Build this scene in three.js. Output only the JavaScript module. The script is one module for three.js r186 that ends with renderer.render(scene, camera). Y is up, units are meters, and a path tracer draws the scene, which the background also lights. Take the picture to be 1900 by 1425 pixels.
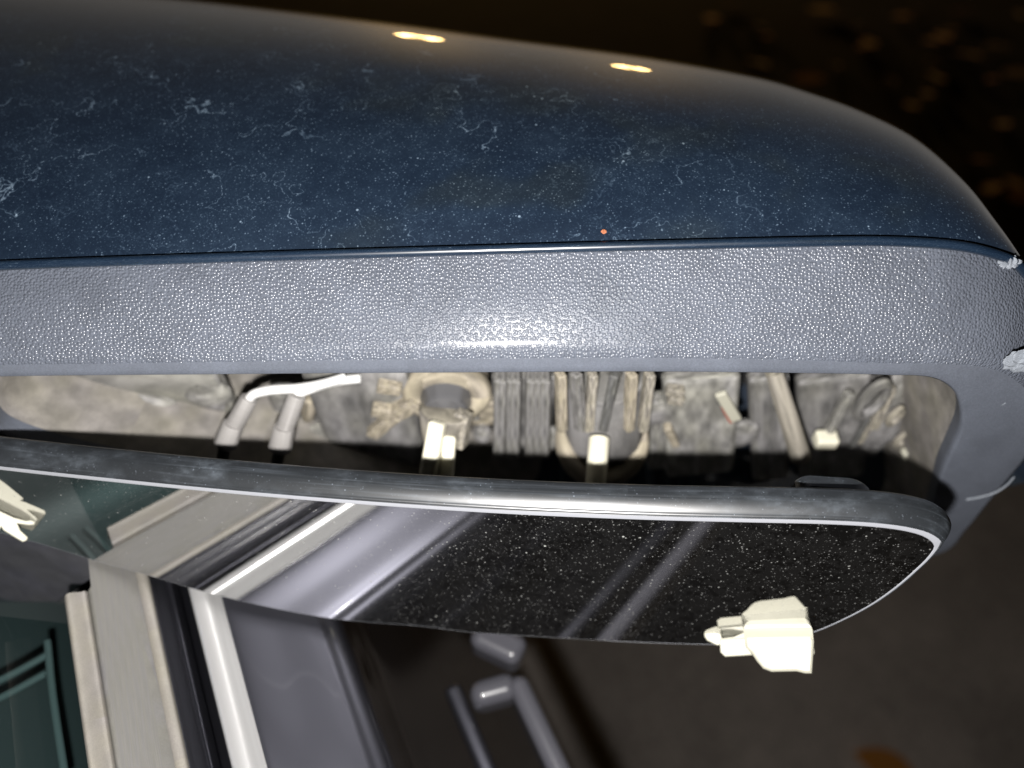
import * as THREE from 'three';
import { mergeGeometries, toCreasedNormals } from 'three/addons/utils/BufferGeometryUtils.js';
import { RoundedBoxGeometry } from 'three/addons/geometries/RoundedBoxGeometry.js';

// ---------------------------------------------------------------- camera, light, exposure
const scene = new THREE.Scene();
scene.background = new THREE.Color(0x000000);
const FPX = 1427, CX = 950, CY = 712.5;                         // focal length and centre, in pixels of the 1900 x 1425 photograph
const camera = new THREE.PerspectiveCamera(2 * Math.atan(CY / FPX) * 180 / Math.PI, 4 / 3, 0.01, 60);
camera.position.set(0, 0, 0);                                    // the world's origin is the phone's lens, about 1.15 m above the ground
camera.lookAt(0, -0.8, -0.6);
camera.focus = 0.167; camera.userData.fStop = 6.8;
const renderer = new THREE.WebGLRenderer();
renderer.toneMapping = THREE.LinearToneMapping;
renderer.toneMappingExposure = 1;
renderer.shadowMap.enabled = true;
const V = (x, y, z) => new THREE.Vector3(x, y, z);
const UP = V(0, 0.6, -0.8), FW = V(0, -0.8, -0.6);
const GROUND = -1.15;
// the phone's flash: a small LED beside the lens
const FLASH = UP.clone().multiplyScalar(-0.024).add(V(-0.007, 0, 0)).addScaledVector(FW, -0.004);
const flashLight = new THREE.PointLight(new THREE.Color(1, 0.97, 0.94), 0.36, 0, 2);
flashLight.position.copy(FLASH); flashLight.shadow.radius = 0.15; flashLight.castShadow = true;
scene.add(flashLight);

// ---------------------------------------------------------------- helpers
let seed = 7;
const rnd = () => { seed = (seed * 1664525 + 1013904223) >>> 0; return seed / 4294967296; };
const rr = (a, b) => a + (b - a) * rnd();
const ray = (px, py) => V((px - CX) / FPX, 0, 0).addScaledVector(UP, (CY - py) / FPX).add(FW);   // depth along the view axis is 1
const at = (px, py, t) => ray(px, py).multiplyScalar(t);
const onZ = (px, py, z) => { const r = ray(px, py); return r.multiplyScalar(z / r.z); };
const onY = (px, py, y) => { const r = ray(px, py); return r.multiplyScalar(y / r.y); };
const onPlane = (px, py, n, c) => { const r = ray(px, py); return r.multiplyScalar(c / r.dot(n)); };
const names = {};
const numbered = n => { const k = names[n] = (names[n] ?? -1) + 1; return k ? `${n}_${String(k).padStart(3, '0')}` : n; };
const bases = new Map();
function thing(name, label, category, pos, group) {
  const o = new THREE.Group(); o.name = numbered(name); o.position.copy(pos); scene.add(o);
  o.userData = { label, category }; if (group) o.userData.group = group;
  bases.set(o, pos.clone()); return o;
}
function part(name, geo, mat, parent, label) {                   // geometry in world metres
  const b = bases.get(parent); if (Array.isArray(geo)) geo = merge(geo);
  geo.translate(-b.x, -b.y, -b.z);
  const m = new THREE.Mesh(geo, mat); m.name = name; m.castShadow = m.receiveShadow = true; parent.add(m);
  if (label) m.userData.label = label;
  bases.set(m, b); return m;
}
const merge = list => mergeGeometries(list.map(g => { g = g.index ? g.toNonIndexed() : g; for (const k of Object.keys(g.attributes)) if (!['position', 'normal', 'uv'].includes(k)) g.deleteAttribute(k); return g; }));
// a sheet through rows of points; uv runs in metres unless given
function sheet(rows, { closed = false, uv } = {}) {
  const R = rows.length, C = rows[0].length, pos = [], uvs = [], idx = [];
  let du = 0; const us = [0];
  const mid = C >> 1;
  for (let i = 1; i < R; i++) { du += rows[i][mid].distanceTo(rows[i - 1][mid]); us.push(du); }
  for (let i = 0; i < R; i++) { let v = 0; for (let j = 0; j < C; j++) { const p = rows[i][j]; if (j) v += p.distanceTo(rows[i][j - 1]); pos.push(p.x, p.y, p.z); if (uv) uvs.push(...uv(p, i, j)); else uvs.push(us[i], v); } }
  for (let i = 0; i < R - 1; i++) for (let j = 0; j < C - 1; j++) { const a = i * C + j, b = a + C; idx.push(a, b, a + 1, b, b + 1, a + 1); }
  const g = new THREE.BufferGeometry();
  g.setAttribute('position', new THREE.Float32BufferAttribute(pos, 3)); g.setAttribute('uv', new THREE.Float32BufferAttribute(uvs, 2)); g.setIndex(idx);
  g.computeVertexNormals();
  if (closed) { const n = g.attributes.normal; for (let j = 0; j < C; j++) { const k = (R - 1) * C + j, s = V(n.getX(j) + n.getX(k), n.getY(j) + n.getY(k), n.getZ(j) + n.getZ(k)).normalize(); n.setXYZ(j, s.x, s.y, s.z); n.setXYZ(k, s.x, s.y, s.z); } }
  return g;
}
const curve = (pts, closed = false) => new THREE.CatmullRomCurve3(pts, closed, 'centripetal');
const tube = (pts, r, n = 40, m = 10, closed = false) => new THREE.TubeGeometry(curve(pts, closed), n, r, m, closed);
function rod(a, b, r0, r1 = r0, m = 20) {                         // a tapered rod with slightly rounded ends
  const L = a.distanceTo(b), e = Math.min(r0, r1, L) * 0.18;
  const g = new THREE.LatheGeometry([[0, 0], [r0 - e, 0], [r0 - e * .3, e * .3], [r0, e], [r1, L - e], [r1 - e * .3, L - e * .3], [r1 - e, L], [0, L]].map(p => new THREE.Vector2(...p)), m);
  g.applyQuaternion(new THREE.Quaternion().setFromUnitVectors(V(0, 1, 0), b.clone().sub(a).normalize())); g.translate(a.x, a.y, a.z);
  return toCreasedNormals(g, 0.7);
}
function block(c, w, h, d, r, rot = [0, 0, 0]) { const g = new RoundedBoxGeometry(w, h, d, 2, r); g.applyQuaternion(new THREE.Quaternion().setFromEuler(new THREE.Euler(...rot))); g.translate(c.x, c.y, c.z); return g; }
function plank(a, b, w, h, up = V(0, 1, 0), r = 0.0006) {         // a rounded bar from a to b
  const L = a.distanceTo(b), z = b.clone().sub(a).normalize(), x = up.clone().cross(z).normalize(), y = z.clone().cross(x);
  const g = new RoundedBoxGeometry(w, h, L, 2, r); g.applyMatrix4(new THREE.Matrix4().makeBasis(x, y, z)); const c = a.clone().add(b).multiplyScalar(.5); g.translate(c.x, c.y, c.z); return g;
}
// value noise for the textures
const PERM = new Uint8Array(512); { const p = [...Array(256).keys()]; for (let i = 255; i > 0; i--) { const j = Math.floor(rnd() * (i + 1)); [p[i], p[j]] = [p[j], p[i]]; } for (let i = 0; i < 512; i++) PERM[i] = p[i & 255]; }
const H = (x, y) => PERM[PERM[x & 255] + (y & 255)] / 255;
function vn(x, y) { const xi = Math.floor(x), yi = Math.floor(y); let u = x - xi, v = y - yi; u = u * u * (3 - 2 * u); v = v * v * (3 - 2 * v); const a = H(xi, yi), b = H(xi + 1, yi), c = H(xi, yi + 1), d = H(xi + 1, yi + 1); return a + (b - a) * u + (c - a) * v + (a - b - c + d) * u * v; }
function fbm(x, y, o = 4) { let s = 0, a = .5, t = 0; for (let i = 0; i < o; i++) { s += a * vn(x, y); t += a; a *= .5; x = x * 2.03 + 17.3; y = y * 2.01 + 9.1; } return s / t; }
function texture(w, h, fn, color = true, wrap = false) {           // fn(x, y) -> [r, g, b] 0..1 (display values for colour maps)
  const d = new Uint8Array(w * h * 4);
  for (let y = 0; y < h; y++) for (let x = 0; x < w; x++) { const c = fn(x, y), k = (y * w + x) * 4; d[k] = Math.max(0, Math.min(255, c[0] * 255)); d[k + 1] = Math.max(0, Math.min(255, c[1] * 255)); d[k + 2] = Math.max(0, Math.min(255, c[2] * 255)); d[k + 3] = 255; }
  return finish(new THREE.DataTexture(d, w, h), color, wrap);
}
function finish(t, color, wrap) { if (color) t.colorSpace = THREE.SRGBColorSpace; t.magFilter = THREE.LinearFilter; t.minFilter = THREE.LinearFilter; if (wrap) t.wrapS = t.wrapT = THREE.RepeatWrapping; t.needsUpdate = true; return t; }
const lin = (r, g, b) => new THREE.Color().setRGB(r, g, b);
const mat = o => new THREE.MeshPhysicalMaterial({ side: THREE.DoubleSide, ...o });

// ---------------------------------------------------------------- materials
// dust grains scattered over a field, kept as one number a texel
function grains(w, h, list) { const f = new Float32Array(w * h); for (const [x, y, r, a] of list) { const R = Math.ceil(r + 1); for (let j = -R; j <= R; j++) for (let i = -R; i <= R; i++) { const X = Math.round(x) + i, Y = Math.round(y) + j; if (X < 0 || Y < 0 || X >= w || Y >= h) continue; const q = Math.max(0, Math.min(1, r + .6 - Math.hypot(X - x, Y - y))); f[Y * w + X] = Math.max(f[Y * w + X], a * q); } } return f; }

// navy metallic paint with dried water marks, dust and flake (0.26 x 0.13 m)
const CAPW = 0.30, CAPH = 0.15;
const capMap = (() => {
  const w = 2048, h = 1024, list = [];
  for (let i = 0; i < 170000; i++) list.push([rnd() * w, rnd() * h, Math.pow(rnd(), 3) * .9, .08 + .40 * Math.pow(rnd(), 3)]);
  for (let i = 0; i < 16000; i++) list.push([rnd() * w, rnd() * h, .4 + rnd() * .5, .22 + .5 * rnd()]);
  for (let i = 0; i < 90; i++) list.push([rnd() * w, rnd() * h, .9 + rnd() * 1.2, .7]);
  const dust = grains(w, h, list), sm = (a, b, x) => { x = Math.max(0, Math.min(1, (x - a) / (b - a))); return x * x * (3 - 2 * x); };
  return texture(w, h, (x, y) => {
    const X = x / 82, Y = y / 82;
    const wx = X + .55 * (vn(X * 3.1, Y * 3.1) - .5) + .22 * (vn(X * 9, Y * 9) - .5), wy = Y + .55 * (vn(X * 3.1 + 40, Y * 3.1 + 7) - .5) + .22 * (vn(X * 9 + 30, Y * 9 + 60) - .5);
    const f = fbm(wx * .8, wy * 1.25, 3), m = fbm(X * .42 + 5, Y * .5 + 70, 3), fine = vn(x / 2.1, y / 2.1), str = vn(X * 1.3 + 3, Y * 1.3 + 11);
    const line = (v, c, t) => Math.max(0, 1 - Math.abs(v - c) / t);
    let ring = 1.25 * line(f, .5, .0085) * sm(.30, .52, m) * sm(.08, .55, str) * (.55 + .6 * fine);
    ring += .30 * Math.max(0, 1 - Math.max(0, f - .5) / .03) * (f > .5 ? 1 : 0) * sm(.45, .7, m) * sm(.4, .8, str) * fine;     // faint bloom inside a tide line
    const f2 = fbm(wx * 2.1 + 60, wy * 2.9 + 20, 3);
    ring = Math.max(ring, line(f2, .52, .02) * .45 * sm(.38, .6, fbm(X * .5 + 31, Y * .6, 2)) * fine);
    ring *= 1 - .9 * sm(.60, .74, x / w);                          // the water ran over the inboard part
    // a short pale scuff
    const ux = (x / w * CAPW - .15) + .024, vy = y / h * CAPH / .98 - .079, along = ux * .75 + vy * -.66, across = ux * .66 + vy * .75;
    const scuff = .8 * Math.max(0, 1 - Math.abs(along) / .0042) * Math.max(0, 1 - Math.abs(across) / .0005);
    const film = .034 * sm(.3, .7, fbm(X * .9 + 9, Y * 1.1 + 4, 4)) + .08 * fine * vn(X * 5, Y * 5);
    const d = dust[y * w + x], a = Math.min(1, ring * .5 + d + film + scuff);
    const brown = sm(.5, .75, fbm(X * .6 + 77, Y * .7 + 13, 3)) * .5;
    return [.055 + a * .60 + brown * .035, 0.108 + a * .62 + brown * .012, .172 + a * (.62 - .03 * brown) - brown * .03];
  });
})();
const M = {};
M.cap = mat({ map: capMap, roughness: .5, metalness: 0, clearcoat: 1, clearcoatRoughness: .035, sheen: 1, sheenColor: lin(.20, .197, .193), sheenRoughness: .65 });
M.capEdge = mat({ map: capMap, roughness: .34, clearcoat: 1, clearcoatRoughness: .24 });

// grained black plastic: rounded pebbles about 1 mm apart (tile 40 mm)
const [grainBump, grainMap] = (() => {
  const w = 1024, n = 46, pts = [];
  for (let j = 0; j < n; j++) for (let i = 0; i < n; i++) pts.push([(i + .1 + .8 * rnd()) / n, (j + .1 + .8 * rnd()) / n, .55 + .45 * rnd()]);
  const hgt = new Float32Array(w * w);
  for (let y = 0; y < w; y++) for (let x = 0; x < w; x++) {
    const u = x / w * n, v = y / w * n, ci = Math.floor(u), cj = Math.floor(v); let b = 0;
    for (let j = -1; j <= 1; j++) for (let i = -1; i <= 1; i++) {
      const p = pts[((cj + j + n) % n) * n + (ci + i + n) % n]; let dx = Math.abs(p[0] * n - (u % n)); dx = Math.min(dx, n - dx); let dy = Math.abs(p[1] * n - (v % n)); dy = Math.min(dy, n - dy);
      const q = 1 - (dx * dx + dy * dy) / (.37 * p[2]); if (q > 0) b = Math.max(b, p[2] * q);
    }
    hgt[y * w + x] = b;
  }
  const bump = texture(w, w, (x, y) => { const b = hgt[y * w + x] * .9 + .06 * vn(x / 5, y / 5); return [b, b, b]; }, false, true);
  const map = texture(512, 512, (x, y) => { const k = .36 + .05 * (fbm(x / 32, y / 32, 3) - .5) + .05 * (H(x, y) - .5); return [k * .945, k * .995, k * 1.10]; }, true, true);
  bump.repeat.set(30, 30); map.repeat.set(9, 9); return [bump, map];
})();
M.trim = mat({ map: grainMap, bumpMap: grainBump, bumpScale: .00020, roughness: .25, clearcoat: .14, clearcoatRoughness: .2 });
M.trimFine = mat({ map: grainMap, roughness: .6 });
M.scrape = mat({ color: lin(.20, .22, .25), roughness: .7 });

// dusty glossy bezel (uv in metres)
const bezelMap = (() => {
  const w = 2048, h = 256, list = [];
  for (let i = 0; i < 9000; i++) list.push([rnd() * w, rnd() * h, Math.pow(rnd(), 4) * 1.4, .1 + .5 * Math.pow(rnd(), 3)]);
  const dust = grains(w, h, list);
  const t = texture(w, h, (x, y) => {
    const s = fbm(x / 90, y / 46, 5), c = fbm(x / 16 + 50, y / 8, 3), k = Math.max(0, s - .46) * .55 * c + Math.max(0, fbm(x / 210 + 9, y / 5, 2) - .62) * .35;
    const g = .15 + k * .8 + dust[y * w + x] * .5 + .02 * (H(x, y) - .5); return [g * .93, g, g * 1.08];
  }, true, true);
  t.repeat.set(6, 40); return t;
})();
M.bezel = mat({ map: bezelMap, roughness: .36, clearcoat: .6, clearcoatRoughness: .26 });
M.lip = mat({ color: lin(.30, .31, .34), roughness: .55 });
M.back = mat({ color: lin(.02, .02, .022), roughness: .6 });

// silvered glass under a sprinkle of dust: grains are dull and pale, the rest is mirror
const GW = 0.27, GH = 0.135;
const [glassMap, glassMetal] = (() => {
  const w = 2048, h = 1024, list = [];
  const big = (x, y) => fbm(x / 260, y / 200, 3);
  for (let i = 0; i < 60000; i++) { const x = rnd() * w, y = rnd() * h; if (rnd() > big(x, y) * 1.5 - .12) continue; list.push([x, y, Math.pow(rnd(), 4.5) * 1.0, .08 + .62 * Math.pow(rnd(), 2.6)]); }
  for (let i = 0; i < 90; i++) list.push([rnd() * w, rnd() * h, .8 + rnd() * .9, .8]);
  const dust = grains(w, h, list);
  const c = texture(w, h, (x, y) => { const d = dust[y * w + x]; const k = .84 * (1 - d) + .62 * d; return [k * (1 - .02 * d), k, k * (1 - .05 * d)]; });
  const m = texture(w, h, (x, y) => { const d = dust[y * w + x]; const f = .003 * vn(x / 40, y / 40) + .006 * fbm(x / 9, y / 9, 2); return [0, .015 + d * .8, 1 - Math.min(1, d * 1.0 + f)]; }, false);
  return [c, m];
})();
M.glass = mat({ map: glassMap, metalnessMap: glassMetal, roughnessMap: glassMetal, metalness: 1, roughness: 1 });

// dusty beige and grey plastics of the mechanism
const dirt = (r, g, b, seedx, amp = .5) => texture(256, 256, (x, y) => { const k = 1 + amp * (fbm(x / 26 + seedx, y / 26, 4) - .5) + .12 * (H(x + seedx, y) - .5); return [r * k, g * k, b * k * (1 - .06 * (vn(x / 40, y / 40 + seedx) - .5))]; }, true, true);
const dm = (r, g, b, s, amp, o = {}, rep = 30) => { const t = dirt(r, g, b, s, amp); t.repeat.set(rep, rep); return mat({ map: t, roughness: .75, ...o }); };
M.beige = dm(.53, .51, .47, 11, .95, {}, .8); M.tan = dm(.55, .52, .46, 31, .9, {}, .7); M.grey = dm(.43, .425, .415, 51, .9, {}, .8); M.dgrey = dm(.33, .33, .325, 71, .8, {}, .8); M.dust = dm(.49, .485, .465, 91, .9, {}, .9);
M.dark = mat({ color: lin(.012, .012, .012), roughness: .8 });
M.shell = dm(.49, .475, .45, 15, .4);
M.white = mat({ color: lin(.42, .41, .335), roughness: .45 });
M.cream = mat({ color: lin(.80, .77, .62), roughness: .4 });
M.wire = mat({ color: lin(.75, .75, .74), roughness: .35 });
M.boot = dm(.55, .54, .53, 25, .4, { roughness: .55 });
M.red = mat({ color: lin(.35, .05, .02), roughness: .5 });

// ---------------------------------------------------------------- ground
{
  const g = new THREE.PlaneGeometry(24, 24, 1, 1); g.rotateX(-Math.PI / 2); g.translate(0, GROUND, 0);
  const t = texture(1024, 1024, (x, y) => { const k = .645 + .22 * (fbm(x / 60, y / 60, 5) - .5) + .16 * (H(x, y) - .5) + .08 * (vn(x / 3, y / 3) - .5); return [k * 1.02, k * .97, k * .93]; }, true, true); t.repeat.set(12, 12);
  const o = new THREE.Mesh(g, mat({ map: t, roughness: .95 })); o.name = 'ground'; o.receiveShadow = true; o.castShadow = true;
  o.userData = { kind: 'structure', label: 'dark asphalt ground in the night below the car', category: 'ground' }; scene.add(o);
}

{ // a bed of dark soil ahead of the car, where the leaves lie
  const g = new THREE.PlaneGeometry(24, 10.9, 1, 1); g.rotateX(-Math.PI / 2); g.translate(0, GROUND + .004, -6.4);
  const t = texture(512, 512, (x, y) => { const k = .17 + .10 * (fbm(x / 20, y / 20, 5) - .5) + .06 * (H(x, y) - .5); return [k * 1.08, k * .95, k * .82]; }, true, true); t.repeat.set(16, 7);
  const o = new THREE.Mesh(g, mat({ map: t, roughness: 1 })); o.name = 'soil_bed'; o.receiveShadow = o.castShadow = true;
  o.userData = { kind: 'structure', label: 'bed of dark soil strewn with fallen leaves', category: 'soil' }; scene.add(o);
}

// ---------------------------------------------------------------- mirror housing
const ZO = -0.104, Z2 = -0.1055, Z3 = -0.1238;
const st = [ // inner lip, crease and outer edge of the trim round the opening
  [[-160, 708], [-160, 666], [-160, 502]], [[0, 703], [0, 664], [0, 494]], [[400, 699], [400, 658], [400, 480]], [[800, 696], [800, 652], [800, 468]],
  [[1200, 694], [1200, 650], [1200, 457]], [[1500, 697], [1500, 655], [1500, 450]], [[1640, 700], [1650, 660], [1650, 449]], [[1730, 705], [1765, 662], [1775, 457]],
  [[1769, 727], [1862, 676], [1885, 494]], [[1783, 763], [1925, 720], [1965, 575]], [[1783, 798], [1948, 780], [1995, 690]], [[1765, 842], [1922, 838]], [[1748, 880], [1880, 890]],
  [[1735, 930], [1840, 937]], [[1715, 990], [1800, 985]], [[1680, 1040], [1756, 1025]]];
const L1 = [], L2 = [], L3 = [];
for (const [a, b, c] of st) {
  const p2 = onZ(...b, Z2); L1.push(onZ(...a, ZO)); L2.push(p2);
  L3.push(c ? onZ(...c, Z3) : p2.clone().add(V(.002, -.001, 0)).setZ(Z3));
}
for (const [x, y] of [[.095, -.237], [.04, -.232], [-.02, -.222], [-.075, -.192], [-.115, -.174]]) { L1.push(V(x, y + .004, ZO)); L2.push(V(x, y - .002, Z2)); L3.push(V(x, y - .004, Z3)); }
for (const y of [-.160, -.148]) { L1.push(V(-.126, y, ZO)); L2.push(V(-.131, y, Z2)); L3.push(V(-.134, y, Z3)); }
const NR = 420, c1 = curve(L1, true), c2 = curve(L2, true), c3 = curve(L3, true);
const Tn = [...Array(NR + 1)].map((_, i) => i / NR);
const P1 = Tn.map(t => c1.getPoint(t)), P2 = Tn.map(t => c2.getPoint(t)), P3 = Tn.map(t => c3.getPoint(t));
const housing = thing('wing_mirror_housing', 'navy painted car mirror housing with grained black plastic trim and open cavity', 'mirror housing', V(0.0, -0.23, -0.13));
const mid3 = (a, b, k) => a.clone().lerp(b, k);
{
  const rows = Tn.map((_, i) => {
    const a = P1[i], b = P2[i], c = P3[i], out = [];
    const inw = V(0, -.17, ZO).sub(a).setZ(0).normalize();
    out.push(a.clone().add(V(0, 0, -.006)).addScaledVector(inw, -.0006), a.clone().add(V(0, 0, -.0022)), a.clone().add(V(0, 0, -.0007)));
    const ab = a.distanceTo(b), bc = b.distanceTo(c);
    const a0 = mid3(a, b, Math.min(.3, .0008 / ab)); out.push(a0); out.push(mid3(a, b, .35));
    const q0 = mid3(a, b, 1 - Math.min(.5, .0030 / ab)), q1 = mid3(b, c, Math.min(.4, .0034 / bc));
    for (let k = 0; k <= 7; k++) { const s = k / 7; out.push(mid3(mid3(q0, b, s), mid3(b, q1, s), s)); }
    // the broad face bulges slightly
    const nrm = b.clone().sub(c).cross(V(1, 0, 0)).normalize(); if (nrm.dot(V(0, .8, .6)) < 0) nrm.negate();
    const top = Math.max(0, Math.min(1, (b.y + .165) / .03));
    for (let k = 1; k <= 10; k++) { const s = k / 10; out.push(mid3(q1, c, s).addScaledVector(nrm, 0.0007 * top * Math.sin(Math.PI * s))); }
    return out;
  });
  // split at the crease so that the coarse grain lies on the broad face, the fine one on the front lip
  part('trim_face', sheet(rows.map(r => r.slice(6)), { closed: true }), M.trim, housing, 'broad pebble-grained black plastic face of the trim');
  part('trim_lip', sheet(rows.map(r => r.slice(0, 7)), { closed: true }), M.trimFine, housing, 'narrow smoother front lip of the trim round the opening');
  // walls of the cavity and its back
  const deep = P1.map(a => V(a.x * .97, -.182 + (a.y + .182) * .93, -.163));
  part('inner_shell', sheet(P1.map((a, i) => { const s = a.clone().add(V(0, 0, -.006)); const inw = V(0, -.17, ZO).sub(a).setZ(0).normalize(); s.addScaledVector(inw, -.0008); return [s, mid3(s, deep[i], .25), mid3(s, deep[i], .6), deep[i]]; }), { closed: true }), M.shell, housing, 'dusty inner wall of the housing');
  const ctr = V(0, -.185, -.163);
  part('inner_back', sheet(deep.map(d => [d, mid3(d, ctr, .5), ctr])), mat({ color: lin(.022, .022, .023), roughness: .7 }), housing, 'black plastic back of the cavity');
}
// the painted cap: column by column, a curve that starts at the trim and turns over to the front
const interp = (tab, x) => { let i = 0; while (i < tab.length - 2 && x > tab[i + 1][0]) i++; const [x0, y0] = tab[i], [x1, y1] = tab[i + 1]; return y0 + (y1 - y0) * (x - x0) / (x1 - x0); };
const smoothTab = tab => { const c = new THREE.SplineCurve(tab.map(p => new THREE.Vector2(...p))); return c.getPoints(400).map(p => [p.x, p.y]); };
const SIL = smoothTab([[-260, -75], [0, -42], [200, -18], [375, 0], [640, 32], [950, 72], [1200, 105], [1400, 140], [1500, 168], [1600, 204], [1700, 255], [1790, 335], [1850, 412], [1890, 470], [1925, 530]]);
const BED = smoothTab([[-260, 500], [0, 486], [400, 472], [800, 460], [1200, 449], [1500, 442], [1650, 441], [1775, 449], [1850, 466], [1890, 486], [1925, 534]]);
const capGrid = [];
{
  const cols = []; for (let x = -230; x <= 1700; x += 15) cols.push(x); for (let x = 1708; x <= 1924; x += 6) cols.push(x);
  for (const px of cols) {
    const u = (px - CX) / FPX, yb = interp(BED, px), ys = interp(SIL, px);
    const p4 = onZ(px, yb, Z3 - .0012), sr = ray(px, ys);
    const a0 = 74 * Math.PI / 180, a1 = Math.atan2(-sr.z, sr.y) > 0 ? Math.atan2(-sr.z, sr.y) : Math.atan2(sr.z, -sr.y);
    // normal (sin a, cos a) perpendicular to the ray in the y-z plane
    const aS = Math.atan2(-sr.z, sr.y); // tan a = -z / y
    let aa = aS; while (aa < a0) aa += Math.PI; while (aa > a0 + Math.PI) aa -= Math.PI;
    const walk = (S, n = 40) => { let y = p4.y, z = p4.z; const out = [[y, z]]; for (let k = 0; k < n; k++) { const a = a0 + (aa - a0) * Math.pow((k + .5) / n, .9); y += Math.cos(a) * S / n; z -= Math.sin(a) * S / n; out.push([y, z]); } return out; };
    let lo = 0, hi = .4; for (let k = 0; k < 40; k++) { const S = (lo + hi) / 2, e = walk(S).at(-1); if (e[0] * sr.z - e[1] * sr.y > 0) lo = S; else hi = S; }
    const S = (lo + hi) / 2, pr = walk(S); let [y, z] = pr.at(-1);
    for (let k = 0; k < 24; k++) { const a = aa + (k + .5) / 24 * (4.0 - aa); y += Math.cos(a) * S * .9 / 24; z -= Math.sin(a) * S * .9 / 24; pr.push([y, z]); }
    const yB = interp([[-300, -.15], [0, -.165], [400, -.186], [900, -.222], [1700, -.238], [1925, -.22]], px), end = [Math.min(yB, y), Z3 - .002];
    for (let k = 1; k <= 6; k++) pr.push([y + (end[0] - y) * k / 6, z + (end[1] - z) * k / 6]);
    capGrid.push(pr.map(([yy, zz]) => V(u * (-.8 * yy - .6 * zz), yy, zz)));
  }
  const g = sheet(capGrid, { uv: (p, i, j) => { let s = 0; for (let k = 1; k <= j; k++) s += capGrid[i][k].distanceTo(capGrid[i][k - 1]); return [(p.x + .15) / CAPW, s / CAPH * .98 + .01]; } });
  part('painted_cap', g, M.cap, housing, 'navy metallic cap with dried water marks and dust');
  // the rolled lower edge of the cap
  const eb = cols.filter(x => x <= 1922).map(x => onZ(x, (interp(BED, x) + 7), Z3 + .0009));
  part('cap_edge', tube(eb, .00108, 300, 16), M.capEdge, housing, 'glossy rolled lower edge of the cap');
}
// scraped places on the trim
function lump(c, sx, sy, sz, amp, s) { const g = new THREE.IcosahedronGeometry(1, 12), p = g.attributes.position; for (let i = 0; i < p.count; i++) { const v = V(p.getX(i), p.getY(i), p.getZ(i)); const k = 1 + amp * (fbm(v.x * 4 + s, v.y * 4 + v.z * 3 + s, 4) - .5) * 2; p.setXYZ(i, v.x * k * sx + c.x, v.y * k * sy + c.y, v.z * k * sz + c.z); } g.computeVertexNormals(); return g; }
part('scraped_patch', lump(onZ(1902, 668, Z2 + .0002), .0036, .0034, .0011, .55, 3), M.scrape, housing, 'pale chewed-up scrape on the trim corner');
part('scraped_patch', lump(onZ(1872, 486, Z3 + .0012), .0020, .0011, .0012, .9, 9), M.scrape, housing);
part('seam_line', tube([[1793, 927], [1820, 922], [1848, 913], [1868, 900], [1881, 886]].map(p => onZ(...p, Z2 + .0012)), .0003, 24, 6), M.scrape, housing, 'pale worn seam across the corner of the trim');
part('seam_line', tube([[1790, 766], [1815, 768], [1842, 760], [1866, 747]].map(p => onZ(...p, Z2 + .0006)), .00018, 24, 6), M.scrape, housing);

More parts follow.
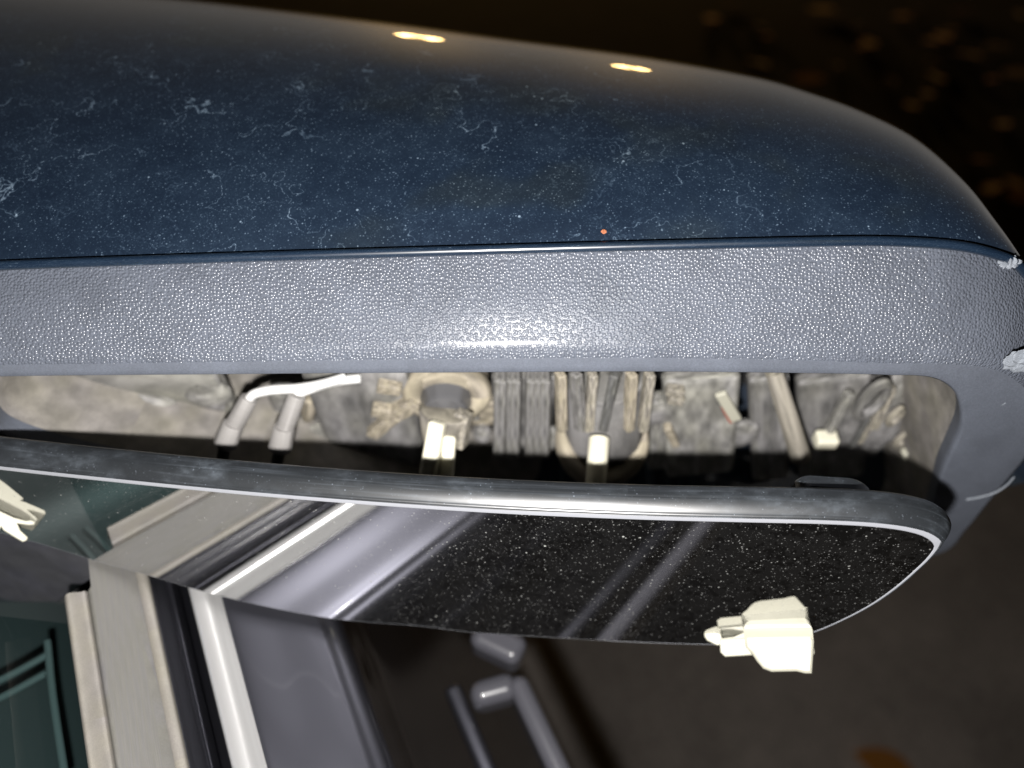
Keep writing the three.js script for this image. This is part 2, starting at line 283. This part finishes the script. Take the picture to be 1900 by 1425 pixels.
// the mechanism inside
const C = (px, py, z = -.128) => onZ(px, py, z);
const mech = (n, g, m, l, p = housing) => part(n, g, m, p, l);
{
  // inboard plates
  mech('inner_plate', [plank(C(-160, 760, -.131), C(440, 752, -.131), .044, .006, V(0, 0, 1), .002), plank(C(-120, 742, -.127), C(170, 752, -.127), .014, .005, V(0, 0, 1), .002)], M.dust, 'dusty grey inner plate');
  mech('plate_ridge', lump(C(278, 765, -.1275), .0115, .0085, .0045, .06, 21), M.dust);
  mech('plate_ridge', lump(C(60, 735, -.127), .016, .006, .004, .08, 41), M.grey);
  // motor block with its Y-shaped ribs
  const motor = mech('motor_block', [block(C(690, 775, -.133), .030, .060, .012, .003), block(C(560, 775, -.136), .013, .034, .008, .002)], M.grey, 'grey motor block');
  mech('motor_rib', [plank(C(735, 765, -.1255), C(775, 742, -.1255), .004, .005), plank(C(735, 765, -.1255), C(690, 758, -.1255), .0035, .004), plank(C(735, 768, -.1255), C(690, 805, -.1255), .0035, .004), plank(C(700, 715, -.126), C(745, 722, -.126), .003, .004)], M.tan, 'tan Y-shaped rib', motor);
  mech('motor_collar', [rod(C(575, 735, -.131), C(572, 775, -.131), .0026, .002)], M.tan, undefined, motor);
  // first actuator: collar, boss and forked clip
  const a1 = C(830, 712, -.131);
  const act = mech('actuator_collar', (() => { const g = new THREE.TorusGeometry(.0094, .0034, 14, 40); g.scale(1, .8, 1); g.rotateX(-.35); g.translate(a1.x, a1.y, a1.z + .003); return [g, rod(a1.clone().add(V(0, -.001, -.01)), a1.clone().add(V(0, -.002, .004)), .0115, .0115, 32)]; })(), M.tan, 'round tan collar of the first actuator');
  mech('actuator_boss', rod(C(829, 722, -.130), C(826, 768, -.121), .0080, .0066, 32), mat({ color: lin(.10, .10, .105), roughness: .35 }), 'dark shiny ball boss', act);
  mech('clip_cup', [rod(C(826, 758, -.121), C(818, 822, -.1165), .0072, .0052, 24), plank(C(860, 765, -.119), C(850, 826, -.115), .0045, .004)], M.beige, 'beige cup of the forked clip', act);
  mech('clip_prong', [plank(C(812, 782, -.114), C(793, 888, -.1045), .0045, .0035, V(0, 1, 0), .001)], M.cream, 'ivory prong reaching towards the glass', act);
  mech('clip_prong', [plank(C(835, 808, -.114), C(828, 888, -.1045), .0036, .0034, V(0, 1, 0), .001)], M.cream, undefined, act);
  mech('guide_peg', lump(C(895, 803, -.129), .0028, .0028, .003, .15, 2), M.grey);
  // fins
  for (const [x, w, y1] of [[928, .0035, 832], [946, .0020, 838], [957, .0028, 836], [984, .0026, 830], [997, .0022, 834], [1011, .0030, 832]])
    mech('fin', plank(C(x, 690, -.127), C(x - 2, y1 + 4, -.1235), w, .0075, V(0, 0, 1), .0009), M.grey);
  mech('fin_base', block(C(970, 765, -.1345), .018, .045, .007, .001), M.grey);
  mech('fin_base', block(C(905, 752, -.134), .012, .012, .007, .001), M.tan);
  // second actuator: ribbed cup on a round foot with a post
  const cup = mech('actuator_cup', [rod(C(1122, 690, -.131), C(1118, 806, -.1275), .0118, .0125, 40)], M.grey, 'ribbed grey cup of the second actuator');
  for (const [x0, x1, m] of [[1040, 1042, 'tan'], [1068, 1078, 'grey'], [1100, 1092, 'beige'], [1142, 1120, 'dgrey'], [1172, 1166, 'tan'], [1206, 1192, 'beige']])
    mech('cup_rib', plank(C(x0, 692, -.1215), C(x1, 796, -.1185), .0026, .0032), M[m], undefined, cup);
  mech('cup_foot', (() => { const g = new THREE.TorusGeometry(.0108, .0032, 14, 44); g.rotateX(-.95); const p = C(1117, 818, -.1235); g.translate(p.x, p.y, p.z); return [g, rod(C(1117, 812, -.126), C(1116, 826, -.122), .0100, .0078, 40)]; })(), M.tan, 'round tan foot of the cup', cup);
  mech('cup_post', rod(C(1112, 812, -.1155), C(1104, 905, -.102), .0029, .0027, 20), M.cream, 'ivory post under the cup', cup);
  // outboard plates
  mech('outer_plate', [plank(C(1228, 735, -.131), C(1218, 860, -.131), .006, .005, V(0, 0, 1), .001), plank(C(1300, 690, -.131), C(1296, 870, -.128), .0215, .006, V(0, 0, 1), .002)], M.dust, 'dusty grey outer plate');
  mech('plate_rib', [plank(C(1236, 722, -.127), C(1268, 726, -.127), .003, .003), plank(C(1240, 738, -.1265), C(1268, 742, -.1265), .003, .003)], M.beige);
  mech('plate_rib', plank(C(1238, 790, -.126), C(1254, 824, -.126), .003, .0025), M.tan);
  mech('outer_plate', plank(C(1424, 690, -.134), C(1428, 880, -.131), .0115, .006, V(0, 0, 1), .002), M.grey);
  mech('ribbon_tab', plank(C(1336, 728, -.1275), C(1366, 778, -.1262), .0033, .002, V(0, 0, 1)), M.white, 'white tab');
  mech('ribbon_tab', plank(C(1332, 736, -.1285), C(1358, 782, -.127), .0016, .0018, V(0, 0, 1)), M.red, 'dark red edge beside the white tab');
  mech('brace_rod', rod(C(1436, 688, -.128), C(1486, 850, -.119), .0024, .0030), M.beige, 'slanted beige brace');
  mech('outer_plate', plank(C(1545, 690, -.138), C(1540, 880, -.134), .021, .006, V(0, 0, 1), .002), M.grey);
  mech('screw_block', block(C(1532, 816, -.127), .0066, .0048, .005, .001), M.cream, 'small ivory block');
  for (const [x, y, r, k, m] of [[1618, 742, .0062, .0016, 'grey'], [1660, 772, .0030, .0011, 'beige'], [1672, 815, .0026, .0010, 'beige']]) mech('wire_loop', (() => { const g = new THREE.TorusGeometry(r, k, 10, 36); g.scale(.62, 1.25, 1); g.rotateY(.3); const p = C(x, y, -.129); g.translate(p.x, p.y, p.z); return g; })(), M[m]);
  mech('screw_block', block(C(1684, 842, -.126), .0034, .0042, .003, .0008, [0, 0, .5]), M.white);
  for (let i = 0; i < 60; i++) {                                   // moulded ribs and bosses over the whole mechanism
    const x = rr(10, 1660), y = rr(696, 830); if ((x > 400 && x < 560) || (x > 770 && x < 880) || (x > 1380 && x < 1520)) continue;
    const c = C(x, y, rr(-.1315, -.1295)), m = M[['grey', 'beige', 'dust', 'dust', 'dgrey', 'grey'][i % 6]];
    mech('moulded_rib', i % 3 ? plank(c.clone().add(V(0, .008, -.001)), c.clone().add(V(rr(-.003, .003), rr(-.014, -.004), rr(0, .0015))), rr(.0012, .0030), rr(.002, .005), V(0, 0, 1), .0006) : lump(c.add(V(0, 0, .001)), rr(.004, .009), rr(.004, .008), .0028, .10, i), m);
  }
  mech('corner_pad', lump(C(1615, 775, -.137), .012, .022, .006, .25, 61), M.grey);
}

// ---------------------------------------------------------------- the loose mirror glass
const GN = V(-.10, .21, 1).normalize(), GC = -.108;
const GX = V(1, 0, 0).addScaledVector(GN, -GN.x).normalize(), GY = GN.clone().cross(GX);
const G0 = onPlane(900, 1060, GN, GC);
const toG = p => { const q = p.clone().sub(G0); return new THREE.Vector2(q.dot(GX), q.dot(GY)); };
const fromG = (a, b, w = 0) => G0.clone().addScaledVector(GX, a).addScaledVector(GY, b).addScaledVector(GN, w);
const glassPx = [[-170, 848], [0, 870], [240, 896], [480, 919], [720, 938], [960, 953], [1200, 963], [1400, 968], [1531, 971], [1620, 976], [1680, 984], [1716, 995], [1734, 1012], [1723, 1032], [1697, 1058], [1660, 1090], [1616, 1121], [1568, 1147], [1510, 1172], [1450, 1188], [1350, 1195], [1200, 1192], [1050, 1184], [865, 1172], [784, 1162], [600, 1145], [403, 1104], [268, 1065], [190, 1044], [100, 1016], [0, 988], [-110, 955], [-190, 915]];
const glassCurve = new THREE.CatmullRomCurve3(glassPx.map(p => { const q = toG(onPlane(...p, GN, GC)); return V(q.x, q.y, 0); }), true, 'centripetal');
const GNn = 420, rim = glassCurve.getSpacedPoints(GNn);
const rimN = rim.map((p, i) => { const a = rim[(i - 2 + GNn) % GNn], b = rim[(i + 2) % GNn]; return new THREE.Vector2(b.y - a.y, -(b.x - a.x)).normalize(); });
{ let s = 0; for (let i = 0; i < GNn; i++) s += rim[i].x * rim[i + 1].y - rim[i + 1].x * rim[i].y; if (s < 0) rimN.forEach(n => n.negate()); }
const loose = thing('mirror_glass', 'loose dusty mirror glass in a black bezel, dropped out of the housing', 'mirror glass', fromG(0, -.04));
{
  const g = new THREE.ShapeGeometry(new THREE.Shape(rim.slice(0, GNn).map(p => new THREE.Vector2(p.x, p.y))));
  const p = g.attributes.position, uv = g.attributes.uv, nn = g.attributes.normal;
  for (let i = 0; i < p.count; i++) { const x = p.getX(i), y = p.getY(i), q = fromG(x, y, 0); uv.setXY(i, (x + .145) / GW, (y + .07) / GH); p.setXYZ(i, q.x, q.y, q.z); nn.setXYZ(i, GN.x, GN.y, GN.z); }
  part('glass_pane', g, M.glass, loose, 'silvered pane sprinkled with dust, mirroring the car door');
  // thick along the top and the end, a mere edge along the bottom
  const sweep = (prof, thin = .32) => sheet([...Array(GNn + 1)].map((_, i) => {
    const k = Math.max(0, Math.min(1, Math.max((rimN[i].y - .1) / .5, Math.min(.34 + .3 * rimN[i].y, (rim[i].x - .03) / .1)))), r = rim[i], n = rimN[i];
    return prof.map(([u, w]) => { const uu = (u * (thin + (1 - thin) * k)) * .001, ww = w * (w > 0 ? thin + (1 - thin) * k : .25 + .75 * k) * .001; return fromG(r.x + n.x * uu, r.y + n.y * uu, ww); });
  }), { closed: true });
  const bez = part('bezel', sweep([[1.55, .2], [1.62, .55], [1.75, .62], [1.9, .3], [2.0, .5], [2.15, .5], [2.25, .3], [2.4, .25], [2.75, -.02], [3.2, -.5], [3.65, -1.05], [4.05, -1.65], [4.35, -2.2], [4.46, -2.45], [4.46, -2.6], [4.6, -2.75], [4.72, -3.2], [4.82, -4.2], [4.8, -5.2], [4.5, -5.9], [3.8, -6.3], [2.2, -6.4]], .04), M.bezel, loose, 'glossy black bezel smeared with dust');
  part('inner_lip', sweep([[-.15, .02], [-.05, .2], [.15, .26], [1.4, .3], [1.58, .2]], .02), M.lip, bez, 'thin pale grey lip round the pane');
  const bk = new THREE.ShapeGeometry(new THREE.Shape(rim.slice(0, GNn).map((q, i) => { const k = .32 + .68 * Math.max(0, Math.min(1, (rimN[i].y + .45) / .6)); return new THREE.Vector2(q.x + rimN[i].x * .002 * k, q.y + rimN[i].y * .002 * k); })));
  { const p = bk.attributes.position, nn = bk.attributes.normal; for (let i = 0; i < p.count; i++) { const q = fromG(p.getX(i), p.getY(i), -.0019); p.setXYZ(i, q.x, q.y, q.z); nn.setXYZ(i, -GN.x, -GN.y, -GN.z); } }
  part('backing_plate', bk, M.back, loose);
  const tb = onPlane(1540, 903, GN, GC - .013), te = onPlane(1540, 930, GN, GC - .010);
  part('locating_tab', [(() => { const s = new THREE.Shape(); s.moveTo(-.0075, -.006); s.lineTo(-.0075, .0006); s.quadraticCurveTo(-.0066, .0026, -.0048, .0027); s.lineTo(.0030, .0027); s.quadraticCurveTo(.0056, .0026, .0080, .0002); s.lineTo(.0095, -.006); const g2 = new THREE.ExtrudeGeometry(s, { depth: .003, bevelEnabled: true, bevelSize: .0004, bevelThickness: .0004, bevelSegments: 2, steps: 1 }); g2.applyMatrix4(new THREE.Matrix4().makeBasis(GX, GY, GN)); g2.translate(tb.x, tb.y, tb.z); return g2; })()], M.bezel, loose, 'rounded black tab behind the bezel');
}

// ---------------------------------------------------------------- heater wires
{
  const w = (name, label, run, sleeve, boot, tail) => {
    const t = thing(name, label, 'wire', boot[1]);
    part('wire_run', tube(run, .0013, 40, 10), M.wire, t);
    part('sleeve', rod(sleeve[0], sleeve[1], .0023, .0025), M.boot, t, 'grey heat-shrink sleeve');
    part('terminal_boot', rod(boot[0], boot[1], .0028, .0031), M.boot, t, 'wider grey terminal boot');
    part('tail', tube(tail, .0017, 16, 8), M.dark, t, 'black tail running to the back of the glass');
  };
  w('heater_wire', 'white wire bending into a grey sleeve and boot, with its bright loop showing', [C(640, 700, -.124), C(600, 712, -.1215), C(555, 720, -.120), C(500, 724, -.119), C(470, 732, -.1185), C(458, 748, -.118)], [C(463, 738, -.1185), C(433, 792, -.114)], [C(434, 786, -.1142), C(417, 826, -.111)], [C(418, 822, -.111), C(413, 850, -.108), C(409, 880, -.104)]);
  w('heater_wire', 'thick grey sleeved wire between the bright white loop and the motor block', [C(668, 702, -.125), C(620, 708, -.124), C(575, 722, -.121), C(552, 732, -.119), C(545, 745, -.1185)], [C(552, 732, -.1185), C(527, 798, -.113)], [C(528, 792, -.1132), C(519, 834, -.110)], [C(520, 830, -.110), C(514, 860, -.107), C(510, 895, -.104)]);
}

// ---------------------------------------------------------------- white clips at the edge of the glass
function pxSolid(origin, t, polys, depth, tilt, bevel, m, parent, name, label) {
  // outlines measured across the clip's face, in photograph pixels, turned into millimetres at its distance
  const c = at(...origin, t), z = c.clone().normalize().negate(), x = V(1, 0, 0).addScaledVector(z, -z.x).normalize(), y = z.clone().cross(x), k = t / FPX;
  const gs = polys.map(({ p, d = depth, off = 0, tx = tilt, b = bevel }) => {
    const f2 = p.map(q => { const w = onPlane(q[0], q[1], z, c.dot(z)).sub(c); return new THREE.Vector2(w.dot(x), w.dot(y)); }), s = new THREE.Shape(f2);
    const g = new THREE.ExtrudeGeometry(s, { depth: d, bevelEnabled: true, bevelSize: b, bevelOffset: -b, bevelThickness: b, bevelSegments: 3, steps: 1 }); g.translate(0, 0, -d + off);
    const cy = f2.reduce((a, q) => a + q.y, 0) / p.length; g.translate(0, -cy, 0); g.rotateX(tx); g.translate(0, cy, 0);
    g.applyMatrix4(new THREE.Matrix4().makeBasis(x, y, z)); g.translate(c.x, c.y, c.z); return toCreasedNormals(g, .5);
  });
  return part(name, gs, m, parent, label);
}
{
  const o = [1445, 1185], c1 = thing('plastic_clip', 'chunky ivory plastic clip with narrow stub and pin at the rounded mirror corner', 'plastic clip', at(1445, 1245, .188), 'white clips at the edge of the mirror glass');
  pxSolid(o, .186, [{ p: [[1380, 1170], [1392, 1150], [1410, 1135], [1440, 1132], [1476, 1128], [1486, 1133], [1503, 1160], [1508, 1178], [1381, 1180]], tx: -.85, d: .007 }, { p: [[1380, 1177], [1507, 1176], [1511, 1190], [1507, 1250], [1494, 1250], [1478, 1246], [1432, 1247], [1416, 1241], [1404, 1227], [1394, 1212], [1384, 1202]], d: .008 }], .007, 0, .0013, M.white, c1, 'body', 'faceted body with a ridge along its middle');
  pxSolid(o, .186, [{ p: [[1334, 1186], [1386, 1184], [1396, 1216], [1345, 1219], [1336, 1211]], d: .005, off: -.0012, b: .0006 }, { p: [[1334, 1180], [1360, 1177], [1384, 1166], [1392, 1190], [1340, 1192]], d: .004, off: -.002, tx: -.3, b: .0005 }], .005, 0, .0006, M.white, c1, 'stub');
  pxSolid(o, .186, [{ p: [[1305, 1176], [1309, 1173], [1336, 1174], [1342, 1196], [1330, 1198], [1311, 1189], [1306, 1182]], d: .003, off: -.002, b: .0006 }], .003, 0, .0006, M.white, c1, 'pin');
  const q = [10, 975], c2 = thing('plastic_clip', 'ivory plastic clip ending in two forked prongs over the mirror beside the window', 'plastic clip', at(-40, 980, .19), 'white clips at the edge of the mirror glass');
  pxSolid(q, .186, [{ p: [[-110, 915], [-60, 925], [0, 948], [26, 960], [48, 966], [58, 965], [66, 968], [64, 974], [54, 975], [33, 972], [38, 984], [52, 997], [50, 1003], [42, 1006], [28, 998], [6, 984], [2, 978], [-4, 990], [-60, 985], [-110, 975]], d: .005, b: .0006 }], .005, 0, .0006, M.white, c2, 'forked_body');
}

// ---------------------------------------------------------------- the car door beside the mirror
const DR = V(.437, 0, .899).normalize(), DO = V(.899, 0, -.437).normalize();      // rearward along the car, outboard
const prof = (px, py, dy = -.0045) => { const p = onPlane(px, py, GN, GC); return [p.dot(DO), p.y + dy]; };
const dpt = (o, y, s) => V(0, y, 0).addScaledVector(DO, o).addScaledVector(DR, s);
const S0 = -.30, S1 = 1.2;
function rail(list, smoothK = 1, s0 = S0, s1 = S1, n = 40, from = null) {       // a profile drawn along the car; from(o) moves its front end
  const c = new THREE.SplineCurve(list.map(p => new THREE.Vector2(p[0], p[1]))), pts = smoothK ? c.getPoints(list.length * 8) : list.map(p => new THREE.Vector2(p[0], p[1]));
  return sheet([...Array(n + 1)].map((_, i) => pts.map(p => { const a = from ? from(p.x) : s0; return dpt(p.x, p.y, a + (s1 - a) * i / n); })));
}
M.paint = mat({ color: lin(.066, .067, .082), roughness: .42, metalness: .85, clearcoat: 1, clearcoatRoughness: .04 });
M.chrome = mat({ color: lin(.66, .66, .66), roughness: .3, metalness: .6 });
M.rubber = dm(.37, .365, .355, 5, .16, { roughness: .7 });
M.rubberLip = dm(.47, .455, .43, 6, .12, { roughness: .55 });
M.sail = dm(.22, .22, .24, 8, .3, { roughness: .6 });
M.pane = mat({ color: lin(.50, .63, .63), roughness: .02, transmission: 1, thickness: 0, ior: 1.5 });
const W = prof(95, 1014), SL = prof(138, 1028), SB = prof(225, 1054), SR = prof(264, 1066), BR = prof(303, 1084), G1 = prof(340, 1092), CM = prof(374, 1098), C1 = prof(403, 1106), PM = prof(500, 1128), CR = prof(596, 1146);
const projY = p => CY - FPX * p.dot(UP) / p.dot(FW);
let SW = -.25; while (projY(dpt(W[0], W[1], SW)) < 1114 && SW < .2) SW += .0002;
let SQ = -.25; while (projY(dpt(SR[0], SR[1], SQ)) < 1066 && SQ < .2) SQ += .0002;
let SWm = -.25; while (projY(dpt(W[0], W[1], SWm)) < 1018 && SWm < .2) SWm += .0002;
const OT = prof(196, 1048)[0], slant = o => o > OT ? S0 : SQ + (SW - SQ) * Math.min(1, (OT - o) / (OT - W[0]));
console.log('seal starts', SW.toFixed(4), SQ.toFixed(4), SWm.toFixed(4));
const door = thing('car_door', 'dark glossy car door with bright belt trim, window and handle beside the mirror', 'car door', dpt(CR[0], -.8, .2));
const lift = (p, a, b) => [p[0] + a, p[1] + b];
part('belt_seal', rail([lift(SL, -.001, -.004), lift(SL, 0, 0), lift(SL, .0015, .0012), lift(SB, 0, .0004), lift(SR, -.001, .0002), lift(SR, 0, -.003)], 0, S0, S1, 40, slant), M.rubber, door, 'broad grey rubber seal below the window');
part('seal_lip', rail([lift(W, -.001, -.003), lift(W, 0, .001), lift(W, .0014, .0022), lift(SL, -.0008, .0018), lift(SL, 0, .0008), lift(SL, .0002, -.003)], 1, S0, S1, 40, slant), M.rubberLip, door, 'paler raised lip of the seal');
part('seal_bead', rail([lift(SR, -.0032, 0), lift(SR, -.0022, .0013), lift(SR, -.0008, .0016), lift(SR, .0002, .0006), lift(SR, .0003, -.003)]), M.rubberLip, door, 'pale rounded bead along the seal');
part('painted_strip', rail([lift(SR, .0004, -.002), lift(SR, .0006, .0012), mid2(SR, BR, .35, -.0004), mid2(SR, BR, .7, -.0034), lift(BR, -.0012, -.0042), lift(BR, -.0004, -.0034), lift(BR, 0, -.0046), lift(BR, 0, -.010)]), M.paint, door, 'narrow painted strip sloping away below the seal');
part('shadow_gap', rail([lift(BR, -.001, -.008), lift(BR, -.001, -.030), lift(G1, .002, -.030), lift(G1, .003, -.005)], 0), M.paint, door, 'deep recessed gap');
part('bright_trim', rail([lift(G1, -.0002, -.006), lift(G1, 0, -.0008), lift(G1, .0015, .0008), lift(CM, 0, .0018), lift(C1, -.0012, .0008), lift(C1, 0, -.0008)]), M.chrome, door, 'bright metal belt trim');
part('door_panel', rail([lift(C1, -.0004, -.004), lift(C1, .0006, -.0008), lift(PM, 0, 0), lift(mid2(PM, CR, .7, 0), 0, 0), lift(CR, 0, -.0008), lift(CR, .004, -.006), lift(CR, .0055, -.03), lift(CR, .012, -.09), lift(CR, .055, -.28), lift(CR, .10, -.45), lift(CR, .09, -.58)]), M.paint, door, 'dark glossy door skin');
function mid2(a, b, k, up) { return [a[0] + (b[0] - a[0]) * k, a[1] + (b[1] - a[1]) * k + up]; }
// window and what shows through it
const wDir = [-.5, .866], wEnd = [W[0] + wDir[0] * .4, W[1] + wDir[1] * .4];
part('window_pane', rail([lift(W, .0006, -.02), wEnd], 0, S0, S1, 40, () => SW), M.pane, door, 'green-tinted side window');
part('door_card', rail([[W[0] - .09, W[1] + .03], [W[0] - .07, W[1] - .012], [W[0] - .058, W[1] - .032], [W[0] - .02, W[1] - .055], [W[0] + .002, W[1] - .12]]), mat({ color: lin(.05, .053, .054), roughness: .5 }), door, 'dark inner door card seen through the window');
{
  const yc = W[1] - .022, tm = mat({ color: lin(.13, .14, .14), roughness: .3 });
  for (const pts of [[[88, 1190], [98, 1290], [122, 1450]], [[-60, 1290], [20, 1252], [90, 1214]], [[-60, 1322], [10, 1290], [84, 1250]]]) part('inner_trim', tube(pts.map(p => onY(...p, yc)), .0010, 24, 8), tm, door, 'pale moulding on the inner door card');
}
// the mirror's foot in the corner of the window
{
  const q = [[-230, 925], [-100, 945], [0, 975], [100, 1000], [200, 1040], [204, 1056], [150, 1090], [108, 1122], [-230, 1120]].map(p => toG(onPlane(...p, GN, GC - .0022)));
  const sh = new THREE.Shape(q), g = new THREE.ExtrudeGeometry(sh, { depth: .005, bevelEnabled: true, bevelSize: .0012, bevelOffset: -.0012, bevelThickness: .0012, bevelSegments: 3, steps: 1 }); g.translate(0, 0, -.0075 - .0012);
  g.applyMatrix4(new THREE.Matrix4().makeBasis(GX, GY, GN)); g.translate(G0.x, G0.y, G0.z);
  part('mirror_foot', g, M.sail, door, 'dark plastic foot of the mirror in the corner of the window');
}
// handle
{
  const yH = -.255, A = onY(945, 1243, yH), B = A.clone().addScaledVector(DR, .22), b0 = A.clone().addScaledVector(DO, -.012).addScaledVector(DR, .004);
  const hm = mat({ color: lin(.07, .07, .082), roughness: .3, clearcoat: 1, clearcoatRoughness: .06 });
  const h = part('door_handle', [plank(A.clone().addScaledVector(DR, .004), B, .0068, .016, V(0, 1, 0), .0033), plank(A.clone().addScaledVector(DO, -.015).addScaledVector(DR, .003), A.clone().addScaledVector(DR, .006), .0085, .014, V(0, 1, 0), .0040), plank(B.clone().addScaledVector(DO, -.03), B, .012, .016, V(0, 1, 0), .004)], hm, door, 'grey pull handle');
  part('key_cover', block(onY(925, 1198, -.252), .018, .014, .010, .0035, [0, -.45, 0]), hm, h, 'rounded cap in front of the handle');
  part('handle_base', plank(onY(838, 1275, -.268), onY(838, 1275, -.268).addScaledVector(DR, .21), .006, .012, V(0, 1, 0), .0025), M.paint, h);
}

// ---------------------------------------------------------------- leaves, lamps and small things
M.leafs = [lin(.60, .25, .04), lin(.50, .19, .035), lin(.42, .24, .09), lin(.58, .32, .07)].map(c => mat({ color: c, roughness: 1, transmission: .4, thickness: 0 }));
const leafShape = (() => { const s = new THREE.Shape(); s.moveTo(0, -.035); s.bezierCurveTo(.024, -.02, .024, .012, 0, .04); s.bezierCurveTo(-.026, .01, -.022, -.02, 0, -.035); const g = new THREE.ShapeGeometry(s, 8); const p = g.attributes.position; for (let i = 0; i < p.count; i++) p.setZ(i, .9 * Math.abs(p.getX(i)) * .5 + 4 * p.getY(i) ** 2); g.rotateX(-Math.PI / 2); g.computeVertexNormals(); return g; })();
const leafPx = [[1640, 1418], [1320, 40], [1555, 30], [1610, 85], [1500, 150], [1600, 90], [1720, 178], [1690, 200], [1760, 60], [1840, 150], [1885, 140], [1880, 345], [1895, 370], [1820, 300], [1860, 235], [1700, 20], [1420, 70], [1780, 25], [1890, 30], [1850, 90], [1640, 150], [1740, 120]];
for (let i = 0; i < 26; i++) { const x = rr(1240, 1898), y = rr(0, 420); if (y < interp(SIL, x) - 12) leafPx.push([x, y]); }
leafPx.forEach(([px, py], i) => {
  const p = onY(px, py, GROUND + .016), o = new THREE.Mesh(leafShape, M.leafs[i % 4]); o.name = numbered('fallen_leaf'); o.position.copy(p); o.rotation.y = rr(0, 6.28); o.rotation.z = rr(-.35, .35); o.rotation.x = i ? rr(-.5, -.2) : 0; o.scale.setScalar(rr(.7, 1.3)); o.castShadow = o.receiveShadow = true;
  o.userData = i ? { label: 'fallen orange-brown leaf on the dark ground ahead of the mirror housing', category: 'leaf', group: 'fallen leaves ahead of the mirror' } : { label: 'single fallen orange leaf on the ground beside the door, beyond the chunky clip', category: 'leaf' };
  scene.add(o);
});
{ // a grain of orange grit on the cap
  let b = null; for (const c of capGrid) for (let j = 0; j < 40; j++) { const p = c[j], t = p.dot(FW), x = CX + FPX * p.x / t, y = CY - FPX * p.dot(UP) / t, d = Math.hypot(x - 1126, y - 432); if (!b || d < b[0]) b = [d, p]; }
  const t = thing('grit_crumb', 'tiny orange crumb of grit lying on the navy cap', 'grit', b[1]);
  part('crumb', lump(b[1].clone().add(V(0, .0003, 0)), 0.00048, .0004, .0004, .6, 4), mat({ color: lin(.34, .12, .055), roughness: .8 }), t);
}
// two warm low lamps that glint in the cap, standing off ahead of the car
function lampFor(px, py, dist, label) {
  let b = null; const proj = p => { const t = p.dot(FW); return [CX + FPX * p.x / t, CY - FPX * p.dot(UP) / t]; };
  for (let i = 1; i < capGrid.length - 1; i++) for (let j = 1; j < 40; j++) { const [x, y] = proj(capGrid[i][j]), d = Math.hypot(x - px, y - py); if (!b || d < b[0]) b = [d, i, j]; }
  const [, i, j] = b, p = capGrid[i][j], n = capGrid[i + 1][j].clone().sub(capGrid[i - 1][j]).cross(capGrid[i][j + 1].clone().sub(capGrid[i][j - 1])).normalize(); if (n.dot(p) > 0) n.negate();
  const d = ray(px, py).normalize(), r = d.clone().addScaledVector(n, -2 * d.dot(n)), L = p.clone().addScaledVector(r, dist);
  console.log('lamp', px, py, L.toArray().map(v => v.toFixed(2)).join(' '), 'refl', r.toArray().map(v => v.toFixed(2)).join(' '));
  return L;
}
const warm = new THREE.Color(1, .62, .22);
for (const [px, py, dist, label] of [[778, 68, 4.2, 'warm low bollard lamp on the ground ahead, mirrored higher up on the cap'], [1172, 125, 5, 'warm low bollard lamp on the ground ahead, mirrored nearer the rounded end of the cap']]) {
  const L = lampFor(px, py, dist), foot = V(L.x, GROUND, L.z);
  const t = thing('bollard_lamp', label, 'bollard lamp', foot);
  part('post', rod(foot, V(foot.x, L.y - .085, foot.z), .06, .055), M.dgrey, t);
  part('hood', rod(V(L.x, L.y + .085, L.z), V(L.x, L.y + .13, L.z), .11, .08), M.dgrey, t);
  const gl = new THREE.SphereGeometry(.075, 24, 16); gl.translate(L.x, L.y, L.z);
  part('globe', gl, mat({ color: 0x000000, emissive: warm, emissiveIntensity: 3.5, roughness: 1 }), t);
  const pl = new THREE.PointLight(warm, 2.2, 0, 2); pl.position.copy(L); pl.shadow.radius = 5; pl.castShadow = true; scene.add(pl);
}
// the phone's LED itself
{
  const t = thing('phone_flash', 'small white phone flash that lights the mirror', 'phone flash', FLASH);
  const g = new THREE.SphereGeometry(.0028, 16, 12); g.translate(FLASH.x, FLASH.y, FLASH.z);
  part('flash_lens', g, mat({ color: 0x000000, emissive: new THREE.Color(1, .97, .94), emissiveIntensity: 20, roughness: 1 }), t);
}
renderer.render(scene, camera);
